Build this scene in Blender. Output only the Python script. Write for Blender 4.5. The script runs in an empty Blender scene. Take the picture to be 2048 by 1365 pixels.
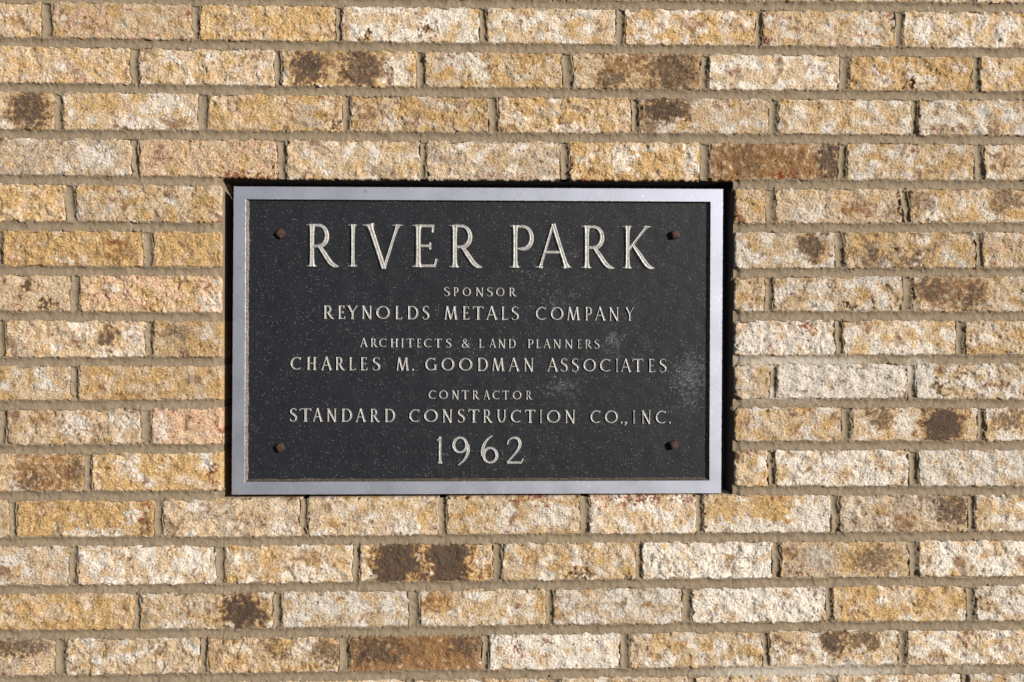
import bpy, math, random
import numpy as np
from mathutils import Vector, Euler

# ------------------------------------------------------------------ camera, light, exposure
S = bpy.context.scene
CAM_LOC = (0.009966550, -1.475043101, -0.001175383)
CAM_ROT = (math.pi / 2 + 0.000625609, -0.002551191, -0.026514088)
cd = bpy.data.cameras.new("camera"); cd.lens = 35; cd.sensor_width = 36; cd.clip_end = 100
cam = bpy.data.objects.new("camera", cd); S.collection.objects.link(cam)
cam.location = CAM_LOC; cam.rotation_euler = CAM_ROT
S.camera = cam

SUN_TO = Vector((0.75, -0.65, 0.24)).normalized()      # direction from the wall towards the sun
elev = math.asin(SUN_TO.z)
wd = bpy.data.worlds.new("World"); S.world = wd; wd.use_nodes = True
nt = wd.node_tree; nt.nodes.clear()
sky = nt.nodes.new("ShaderNodeTexSky"); sky.sky_type = 'NISHITA'; sky.sun_disc = False
sky.sun_elevation = elev
sky.sun_rotation = math.atan2(SUN_TO.x, SUN_TO.y)
bg = nt.nodes.new("ShaderNodeBackground"); bg.inputs[1].default_value = 0.05
wo = nt.nodes.new("ShaderNodeOutputWorld")
nt.links.new(sky.outputs[0], bg.inputs[0]); nt.links.new(bg.outputs[0], wo.inputs[0])
sl = bpy.data.lights.new("sun", 'SUN'); sl.energy = 4.8; sl.angle = math.radians(1.2); sl.color = (1.0, 0.952, 0.88)
sun = bpy.data.objects.new("sun", sl); S.collection.objects.link(sun)
sun.rotation_euler = SUN_TO.to_track_quat('Z', 'Y').to_euler(); sun.location = SUN_TO * 5
S.view_settings.view_transform = 'Standard'; S.view_settings.look = 'None'
S.view_settings.exposure = 0.47; S.view_settings.gamma = 1

# ------------------------------------------------------------------ the surveyed wall plane
FPX = 2048 * 35 / 36
RM = np.array(Euler(CAM_ROT, 'XYZ').to_matrix())
CL = np.array(CAM_LOC)
def at(px, py, y=0.0):
    """survey point of the photograph -> metres on the plane Y=y of the wall"""
    d = RM @ np.array([(px - 1024) / FPX, -(py - 682.5) / FPX, -1.0])
    t = (y - CL[1]) / d[1]
    p = CL + t * d
    return float(p[0]), float(p[2])

rng = np.random.default_rng(7)
random.seed(7)

# ------------------------------------------------------------------ noise canvases (periodic, 1.3 mm cells)
RES = 0.0013; NX, NZ = 1500, 1100
_fx = np.fft.fftfreq(NX, RES)[None, :]; _fz = np.fft.rfftfreq(NZ, RES)[:, None]
def field(lam, bw=0.55, ax=1.0, slope=0.0):
    """band noise around wavelength lam (m), unit deviation; ax stretches it along x"""
    w = rng.standard_normal((NZ, NX))
    F = np.fft.fft2(w)
    fz = np.fft.fftfreq(NZ, RES)[:, None]
    fr = np.hypot(_fx * ax, fz) + 1e-9
    g = np.exp(-(np.log(fr * lam) ** 2) / (2 * bw * bw))
    n = np.fft.ifft2(F * g).real
    return (n / n.std()).astype(np.float32)
class Fld:
    def __init__(s, *a, **k): s.a = field(*a, **k)
    def __call__(s, x, z, off=(0, 0)):
        i = (x / RES + off[0]) % NX; j = (z / RES + off[1]) % NZ
        i0 = np.floor(i).astype(int); j0 = np.floor(j).astype(int)
        fi = i - i0; fj = j - j0
        i0 %= NX; j0 %= NZ; i1 = (i0 + 1) % NX; j1 = (j0 + 1) % NZ
        a = s.a
        return (a[j0, i0] * (1 - fi) + a[j0, i1] * fi) * (1 - fj) + (a[j1, i0] * (1 - fi) + a[j1, i1] * fi) * fj
F60 = Fld(.070); F30 = Fld(.034, ax=1.3); F16 = Fld(.017); F9 = Fld(.0095); F5 = Fld(.0055, .45); F3 = Fld(.0038, .35)
G30 = Fld(.040, ax=1.4); G16 = Fld(.018); G9 = Fld(.010); W40 = Fld(.046, ax=1.4); W20 = Fld(.022); W12 = Fld(.012)
E25 = Fld(.028); E8 = Fld(.009); C14 = Fld(.024); C30 = Fld(.045)

def sstep(a, b, x):
    t = np.clip((x - a) / (b - a), 0, 1)
    return t * t * (3 - 2 * t)

# ------------------------------------------------------------------ mesh helpers
def mesh_from(name, verts, quads, mat, smooth=True, ngons=None):
    me = bpy.data.meshes.new(name)
    verts = np.asarray(verts, np.float32); quads = np.asarray(quads, np.int32).reshape(-1, 4)
    n, m = len(verts), len(quads)
    me.vertices.add(n); me.vertices.foreach_set("co", verts.ravel())
    me.loops.add(m * 4); me.loops.foreach_set("vertex_index", quads.ravel())
    me.polygons.add(m)
    me.polygons.foreach_set("loop_start", np.arange(0, m * 4, 4, dtype=np.int32))
    me.polygons.foreach_set("loop_total", np.full(m, 4, np.int32))
    me.polygons.foreach_set("use_smooth", np.full(m, bool(smooth)))
    me.update(calc_edges=True); me.validate()
    me.materials.append(mat)
    return me
def link(name, me, parent=None, loc=(0, 0, 0)):
    o = bpy.data.objects.new(name, me); S.collection.objects.link(o)
    o.location = loc
    if parent: o.parent = parent
    return o
def grid_quads(nu, nv, base=0):
    """verts indexed j*nu+i, i along x, j up z; front faces -Y"""
    i, j = np.meshgrid(np.arange(nu - 1), np.arange(nv - 1))
    a = base + j * nu + i
    return np.stack([a, a + 1, a + nu + 1, a + nu], -1).reshape(-1, 4)

# ------------------------------------------------------------------ node helpers
def new_mat(name):
    m = bpy.data.materials.new(name); m.use_nodes = True
    n = m.node_tree; n.nodes.clear()
    out = n.nodes.new("ShaderNodeOutputMaterial"); b = n.nodes.new("ShaderNodeBsdfPrincipled")
    n.links.new(b.outputs[0], out.inputs[0])
    return m, n, b
def nd(n, typ, **kw):
    x = n.nodes.new(typ)
    for k, v in kw.items(): setattr(x, k, v)
    return x
def setv(n, sock, v):
    if isinstance(v, bpy.types.NodeSocket): n.links.new(v, sock)
    else: sock.default_value = v
def math_(n, op, a, b=0.0, c=0.0, clamp=False):
    x = nd(n, "ShaderNodeMath", operation=op, use_clamp=clamp)
    for k, v in enumerate((a, b, c)): setv(n, x.inputs[k], v)
    return x.outputs[0]
def mixc(n, f, a, b, mode='MIX'):
    x = nd(n, "ShaderNodeMix", data_type='RGBA', blend_type=mode)
    setv(n, x.inputs[0], f)
    setv(n, x.inputs[6], a if isinstance(a, bpy.types.NodeSocket) else (*a, 1))
    setv(n, x.inputs[7], b if isinstance(b, bpy.types.NodeSocket) else (*b, 1))
    return x.outputs[2]
def noise(n, vec, scale, detail=4, rough=.6, dist=0.0):
    x = nd(n, "ShaderNodeTexNoise"); setv(n, x.inputs["Vector"], vec)
    x.inputs["Scale"].default_value = scale; x.inputs["Detail"].default_value = detail
    x.inputs["Roughness"].default_value = rough; x.inputs["Distortion"].default_value = dist
    return x.outputs[0]
def ramp(n, v, a, b, lo=0.0, hi=1.0):
    x = nd(n, "ShaderNodeMapRange", interpolation_type='SMOOTHSTEP')
    setv(n, x.inputs[0], v); setv(n, x.inputs[1], a); setv(n, x.inputs[2], b); setv(n, x.inputs[3], lo); setv(n, x.inputs[4], hi)
    return x.outputs[0]
def bump(n, h, dist, strength=1.0, normal=None):
    x = nd(n, "ShaderNodeBump"); setv(n, x.inputs["Height"], h)
    x.inputs["Distance"].default_value = dist; x.inputs["Strength"].default_value = strength
    if normal is not None: n.links.new(normal, x.inputs["Normal"])
    return x.outputs[0]

# ------------------------------------------------------------------ materials
def brick_material():
    m, n, b = new_mat("sand_faced_brick")
    pos = nd(n, "ShaderNodeNewGeometry").outputs["Position"]
    a1 = nd(n, "ShaderNodeAttribute", attribute_name="tint")     # ochre, white, dark, red
    a2 = nd(n, "ShaderNodeAttribute", attribute_name="shade")    # pink, grey, brown, per-brick value
    s1 = nd(n, "ShaderNodeSeparateColor"); n.links.new(a1.outputs["Color"], s1.inputs[0])
    s2 = nd(n, "ShaderNodeSeparateColor"); n.links.new(a2.outputs["Color"], s2.inputs[0])
    ochre, white, dark, red = s1.outputs[0], s1.outputs[1], s1.outputs[2], a1.outputs["Alpha"]
    pink, grey, brown, val = s2.outputs[0], s2.outputs[1], s2.outputs[2], a2.outputs["Alpha"]
    nA = noise(n, pos, 300, 4, .75); nB = noise(n, pos, 120, 6, .8); nC = noise(n, pos, 360, 2, .8)
    nD = noise(n, pos, 60, 4, .65, .4)
    w1 = math_(n, 'MULTIPLY_ADD', math_(n, 'SUBTRACT', nA, .5), 2.2, math_(n, 'MULTIPLY', math_(n, 'SUBTRACT', nB, .5), 1.5))
    def m_(x, g, lo=.02, hi=1.0): return ramp(n, math_(n, 'MULTIPLY_ADD', w1, g, x), lo, hi)
    col = mixc(n, nD, (.44, .325, .21), (.60, .48, .345))
    col = mixc(n, math_(n, 'MULTIPLY', m_(pink, .6), .75), col, (.52, .325, .22))
    col = mixc(n, math_(n, 'MULTIPLY', m_(ochre, .7), .88), col, mixc(n, nB, (.33, .19, .070), (.58, .385, .16)))
    col = mixc(n, math_(n, 'MULTIPLY', m_(grey, .6), .72), col, (.31, .27, .24))
    col = mixc(n, math_(n, 'MULTIPLY', m_(white, .8, .12, 1.0), .9), col, mixc(n, nB, (.55, .495, .43), (.74, .71, .675)))
    col = mixc(n, math_(n, 'MULTIPLY', m_(brown, .5, .2, .8), .85), col, (.225, .115, .048))
    col = mixc(n, math_(n, 'MULTIPLY', m_(dark, .5, .05, 1.0), .93), col, mixc(n, nA, (.038, .031, .029), (.100, .070, .054)))
    col = mixc(n, math_(n, 'MULTIPLY', m_(red, .6, .3, .7), .85), col, (.20, .038, .022))
    # sand grains: pale and dark specks following a fine bump noise
    sp = ramp(n, nC, .56, .68); col = mixc(n, math_(n, 'MULTIPLY', math_(n, 'MULTIPLY', sp, math_(n, 'SUBTRACT', 1.0, math_(n, 'MAXIMUM', dark, brown), clamp=True)), .60), col, (.80, .72, .60))
    sd = ramp(n, nC, .45, .33); col = mixc(n, math_(n, 'MULTIPLY', sd, .85), col, (.13, .075, .035))
    hv = nd(n, "ShaderNodeHueSaturation"); n.links.new(col, hv.inputs["Color"])
    n.links.new(math_(n, 'MULTIPLY_ADD', val, 1.0, .5), hv.inputs["Value"]); hv.inputs["Saturation"].default_value = 1.03
    n.links.new(hv.outputs[0], b.inputs["Base Color"])
    b.inputs["Roughness"].default_value = .92; b.inputs["Specular IOR Level"].default_value = .25
    h = math_(n, 'MULTIPLY_ADD', nB, .10, math_(n, 'MULTIPLY_ADD', nA, 1.0, math_(n, 'MULTIPLY', nC, .5)))
    n.links.new(bump(n, h, .0030, 1.0), b.inputs["Normal"])
    return m
def mortar_material():
    m, n, b = new_mat("grey_brown_mortar")
    pos = nd(n, "ShaderNodeNewGeometry").outputs["Position"]
    nA = noise(n, pos, 380, 4, .8); nB = noise(n, pos, 25, 6, .7, .5); nC = noise(n, pos, 180, 4, .6)
    at_ = nd(n, "ShaderNodeAttribute", attribute_name="bloom")
    col = mixc(n, nB, (.155, .121, .083), (.300, .242, .172))
    col = mixc(n, ramp(n, nA, .35, .7), mixc(n, .25, col, (.10, .07, .04)), col)
    col = mixc(n, math_(n, 'MULTIPLY', ramp(n, nC, .60, .75), .45), col, (.40, .32, .22))
    col = mixc(n, ramp(n, math_(n, 'MULTIPLY_ADD', math_(n, 'SUBTRACT', nC, .5), 1.4, at_.outputs["Fac"]), .2, .9), col, (.36, .325, .28))
    n.links.new(col, b.inputs["Base Color"]); b.inputs["Roughness"].default_value = .9
    b.inputs["Specular IOR Level"].default_value = .25
    h = math_(n, 'MULTIPLY_ADD', nA, .5, nC)
    n.links.new(bump(n, h, .0014, 1.0), b.inputs["Normal"])
    return m
def recess_shade_material():
    m, n, b = new_mat("recess_shade_black")
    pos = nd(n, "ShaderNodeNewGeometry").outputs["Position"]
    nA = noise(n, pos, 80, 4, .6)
    n.links.new(mixc(n, nA, (.012, .009, .007), (.040, .030, .022)), b.inputs["Base Color"])  # near-black tone puts the deep shade of the recess into the colour
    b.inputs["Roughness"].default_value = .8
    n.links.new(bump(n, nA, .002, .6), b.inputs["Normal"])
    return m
def frame_material():
    m, n, b = new_mat("satin_aluminium")
    pos = nd(n, "ShaderNodeNewGeometry").outputs["Position"]
    nA = noise(n, pos, 18, 4, .55); nB = noise(n, pos, 260, 4, .65); nC = noise(n, pos, 70, 3, .6)
    col = mixc(n, nA, (.41, .44, .55), (.465, .495, .605))
    col = mixc(n, math_(n, 'MULTIPLY', ramp(n, nB, .62, .72), .6), col, (.85, .85, .86))
    col = mixc(n, math_(n, 'MULTIPLY', ramp(n, nC, .66, .74), .5), col, (.24, .21, .18))
    n.links.new(col, b.inputs["Base Color"])
    b.inputs["Metallic"].default_value = .85
    n.links.new(ramp(n, nA, .2, .8, .46, .56), b.inputs["Roughness"])
    n.links.new(bump(n, nB, .00008, .5), b.inputs["Normal"])
    return m
def edge_material():
    m, n, b = new_mat("weathered_cast_edge")
    pos = nd(n, "ShaderNodeNewGeometry").outputs["Position"]
    nA = noise(n, pos, 300, 4, .8); nB = noise(n, pos, 60, 4, .6)
    col = mixc(n, ramp(n, nA, .42, .66), (.045, .04, .036), (.24, .235, .22))
    col = mixc(n, math_(n, 'MULTIPLY', nB, .5), col, (.20, .15, .10))
    n.links.new(col, b.inputs["Base Color"]); b.inputs["Metallic"].default_value = .15; b.inputs["Roughness"].default_value = .6
    n.links.new(bump(n, nA, .0012, 1), b.inputs["Normal"])
    return m
def letter_material():
    m, n, b = new_mat("worn_cast_letter_metal")
    pos = nd(n, "ShaderNodeNewGeometry").outputs["Position"]
    nA = noise(n, pos, 420, 3, .6); nB = noise(n, pos, 90, 3, .6)
    col = mixc(n, ramp(n, nA, .30, .62), (.20, .20, .20), (.43, .43, .425))
    col = mixc(n, math_(n, 'MULTIPLY', ramp(n, nB, .60, .72), .5), col, (.22, .15, .10))
    n.links.new(col, b.inputs["Base Color"]); b.inputs["Metallic"].default_value = .25; b.inputs["Roughness"].default_value = .5
    n.links.new(bump(n, nA, .0005, .8), b.inputs["Normal"])
    return m
def panel_material(spots):
    m, n, b = new_mat("dark_cast_panel")
    pos = nd(n, "ShaderNodeNewGeometry").outputs["Position"]
    nA = noise(n, pos, 520, 3, .6); nB = noise(n, pos, 14, 5, .6); nC = noise(n, pos, 230, 4, .7); nD = noise(n, pos, 60, 5, .7, .3)
    col = mixc(n, nB, (.0046, .0062, .0104), (.0112, .0132, .0192))
    # pinhead corrosion flecks
    v = nd(n, "ShaderNodeTexVoronoi", feature='F1'); n.links.new(pos, v.inputs["Vector"]); v.inputs["Scale"].default_value = 420
    sep = nd(n, "ShaderNodeSeparateColor"); n.links.new(v.outputs["Color"], sep.inputs[0])
    fl = math_(n, 'MULTIPLY', ramp(n, v.outputs["Distance"], .40, .10), ramp(n, math_(n, 'ADD', sep.outputs[0], math_(n, 'MULTIPLY_ADD', nC, .5, math_(n, 'MULTIPLY_ADD', nD, .9, -.45))), 0.90, 1.30))
    haze = None
    for (x, z, rx, rz, st) in spots:
        mp = nd(n, "ShaderNodeMapping", vector_type='POINT'); n.links.new(pos, mp.inputs[0])
        mp.inputs["Scale"].default_value = (1 / rx, 0, 1 / rz); mp.inputs["Location"].default_value = (-x / rx, 0, -z / rz)
        ln = nd(n, "ShaderNodeVectorMath", operation='LENGTH'); n.links.new(mp.outputs[0], ln.inputs[0])
        g = math_(n, 'MULTIPLY', ramp(n, ln.outputs["Value"], 1.0, 0.0), st)
        haze = g if haze is None else math_(n, 'MAXIMUM', haze, g)
    hz = ramp(n, math_(n, 'ADD', haze, math_(n, 'MULTIPLY_ADD', nD, 1.5, math_(n, 'MULTIPLY_ADD', nC, 3.2, -2.5))), .25, 1.05)
    nG = noise(n, pos, 330, 3, .8)
    hz = math_(n, 'MULTIPLY', hz, math_(n, 'MULTIPLY', ramp(n, haze, 0.0, .35), ramp(n, nG, .42, .64, .25, 1.6)))
    col = mixc(n, math_(n, 'MULTIPLY', hz, .42), col, (.15, .15, .16))
    fl = math_(n, 'MULTIPLY', fl, math_(n, 'MULTIPLY_ADD', haze, 2.0, .8), clamp=True)
    col = mixc(n, fl, col, mixc(n, sep.outputs[1], (.10, .095, .07), (.24, .24, .235)))
    n.links.new(col, b.inputs["Base Color"])
    b.inputs["Roughness"].default_value = .62; b.inputs["Specular IOR Level"].default_value = .28
    n.links.new(bump(n, math_(n, 'MULTIPLY_ADD', nA, .8, nC), .0006, .8), b.inputs["Normal"])
    return m
def rust_material():
    m, n, b = new_mat("rusted_iron")
    pos = nd(n, "ShaderNodeNewGeometry").outputs["Position"]
    nA = noise(n, pos, 350, 5, .7)
    n.links.new(mixc(n, ramp(n, nA, .35, .7), (.024, .011, .008), (.090, .040, .025)), b.inputs["Base Color"])
    b.inputs["Roughness"].default_value = .8; b.inputs["Metallic"].default_value = .1
    n.links.new(bump(n, nA, .0012, .9), b.inputs["Normal"])
    return m
def ledge_material():
    m, n, b = new_mat("dirt_on_lower_bevel")
    pos = nd(n, "ShaderNodeNewGeometry").outputs["Position"]
    nA = noise(n, pos, 260, 4, .8); nB = noise(n, pos, 40, 4, .6)
    col = mixc(n, ramp(n, nA, .4, .7), (.03, .024, .016), (.12, .095, .065))
    n.links.new(col, b.inputs["Base Color"]); b.inputs["Roughness"].default_value = .85
    n.links.new(bump(n, nA, .001, .8), b.inputs["Normal"])
    return m
M_LEDGE = ledge_material()
M_BRICK = brick_material(); M_MORTAR = mortar_material(); M_RECESS_SHADE = recess_shade_material()
M_FRAME = frame_material(); M_EDGE = edge_material(); M_LETTER = letter_material(); M_RUST = rust_material()

# ------------------------------------------------------------------ the wall: survey of the joints
KX = np.array([0, 512, 1024, 1536, 2048], float)
# bed joints: centre height at five stations; where the recess interrupts them, left and right stubs differ
BEDS = {
    0: [-6, 2, 8, 12, 15], 1: [84, 91, 96, 101, 106], 2: [174, 181, 185, 190, 192], 3: [268, 271, 275, 277, 281],
    4: [359, 364, 366, 369, 370], 5: [451, 456, 457, 456, 455], 6: [541, 544, 545, 546, 545], 7: [631, 636, 634, 632, 633],
    8: [724, 724, 722, 720, 719], 9: [811, 808, 807, 806, 808], 10: [900, 897, 894, 892, 891], 11: [993, 990, 986, 982, 982],
    12: [1085, 1083, 1078, 1075, 1072], 13: [1181, 1176, 1171, 1166, 1162], 14: [1270, 1267, 1261, 1254, 1251],
    15: [1362, 1355, 1349, 1343, 1338], 16: [1452, 1446, 1440, 1433, 1428]}
for k in (-1, -2, -3): BEDS[k] = [v - 90 for v in BEDS[k + 1]]
for k in (17, 18): BEDS[k] = [v + 90 for v in BEDS[k - 1]]
def bed(k, x):
    y = BEDS[k]
    xs = np.concatenate([[-700], KX, [2748]]); ys = np.concatenate([[y[0]], y, [y[-1]]])
    x = np.asarray(x, float)
    c = np.interp(x, xs, ys)
    # soften the kinks between stations
    c = (c + np.interp(x - 130, xs, ys) + np.interp(x + 130, xs, ys)) / 3
    return c
PL, PR, PT, PB = 442, 1468, 357, 996      # the recess in the wall
# head joints (centre) per course; a course is the row between bed k and bed k+1
HEADS = {
    -1: [230, 515, 800, 1090, 1375, 1659, 1943],
    0: [94, 392, 678, 966, 1241, 1518, 1799], 1: [270, 556, 841, 1135, 1409, 1689, 1953], 2: [117, 407, 693, 987, 1271, 1547, 1829],
    3: [270, 564, 846, 1130, 1410, 1685, 1959], 4: [141, 1541, 1813], 5: [-2, 296, 1679, 1959], 6: [151, 1539, 1816],
    7: [1, 298, 1679, 1921], 8: [149, 1547, 1824], 9: [5, 293, 1693, 1963], 10: [176, 1543, 1828],
    11: [26, 317, 608, 885, 1170, 1399, 1670, 1943], 12: [146, 441, 713, 995, 1278, 1553, 1828],
    13: [274, 555, 829, 1099, 1374, 1659, 1942], 14: [121, 408, 689, 971, 1250, 1532, 1806],
    15: [260, 540, 820, 1110, 1384, 1664, 1931], -2: [94, 385, 670, 960, 1245, 1525, 1810], -3: [240, 530, 815, 1100, 1385, 1665, 1945],
    16: [120, 405, 690, 975, 1255, 1540, 1820], 17: [265, 550, 835, 1115, 1400, 1680, 1950]}
HALF_BED = 8.9; HALF_HEAD = 9.0
def head_w(k, i): return HALF_HEAD + ((k * 37 + i * 17) % 7 - 3) * .6
NARROW = {(0, 2): 6.5, (4, 0): 11, (11, 2): 7.5}

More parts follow.
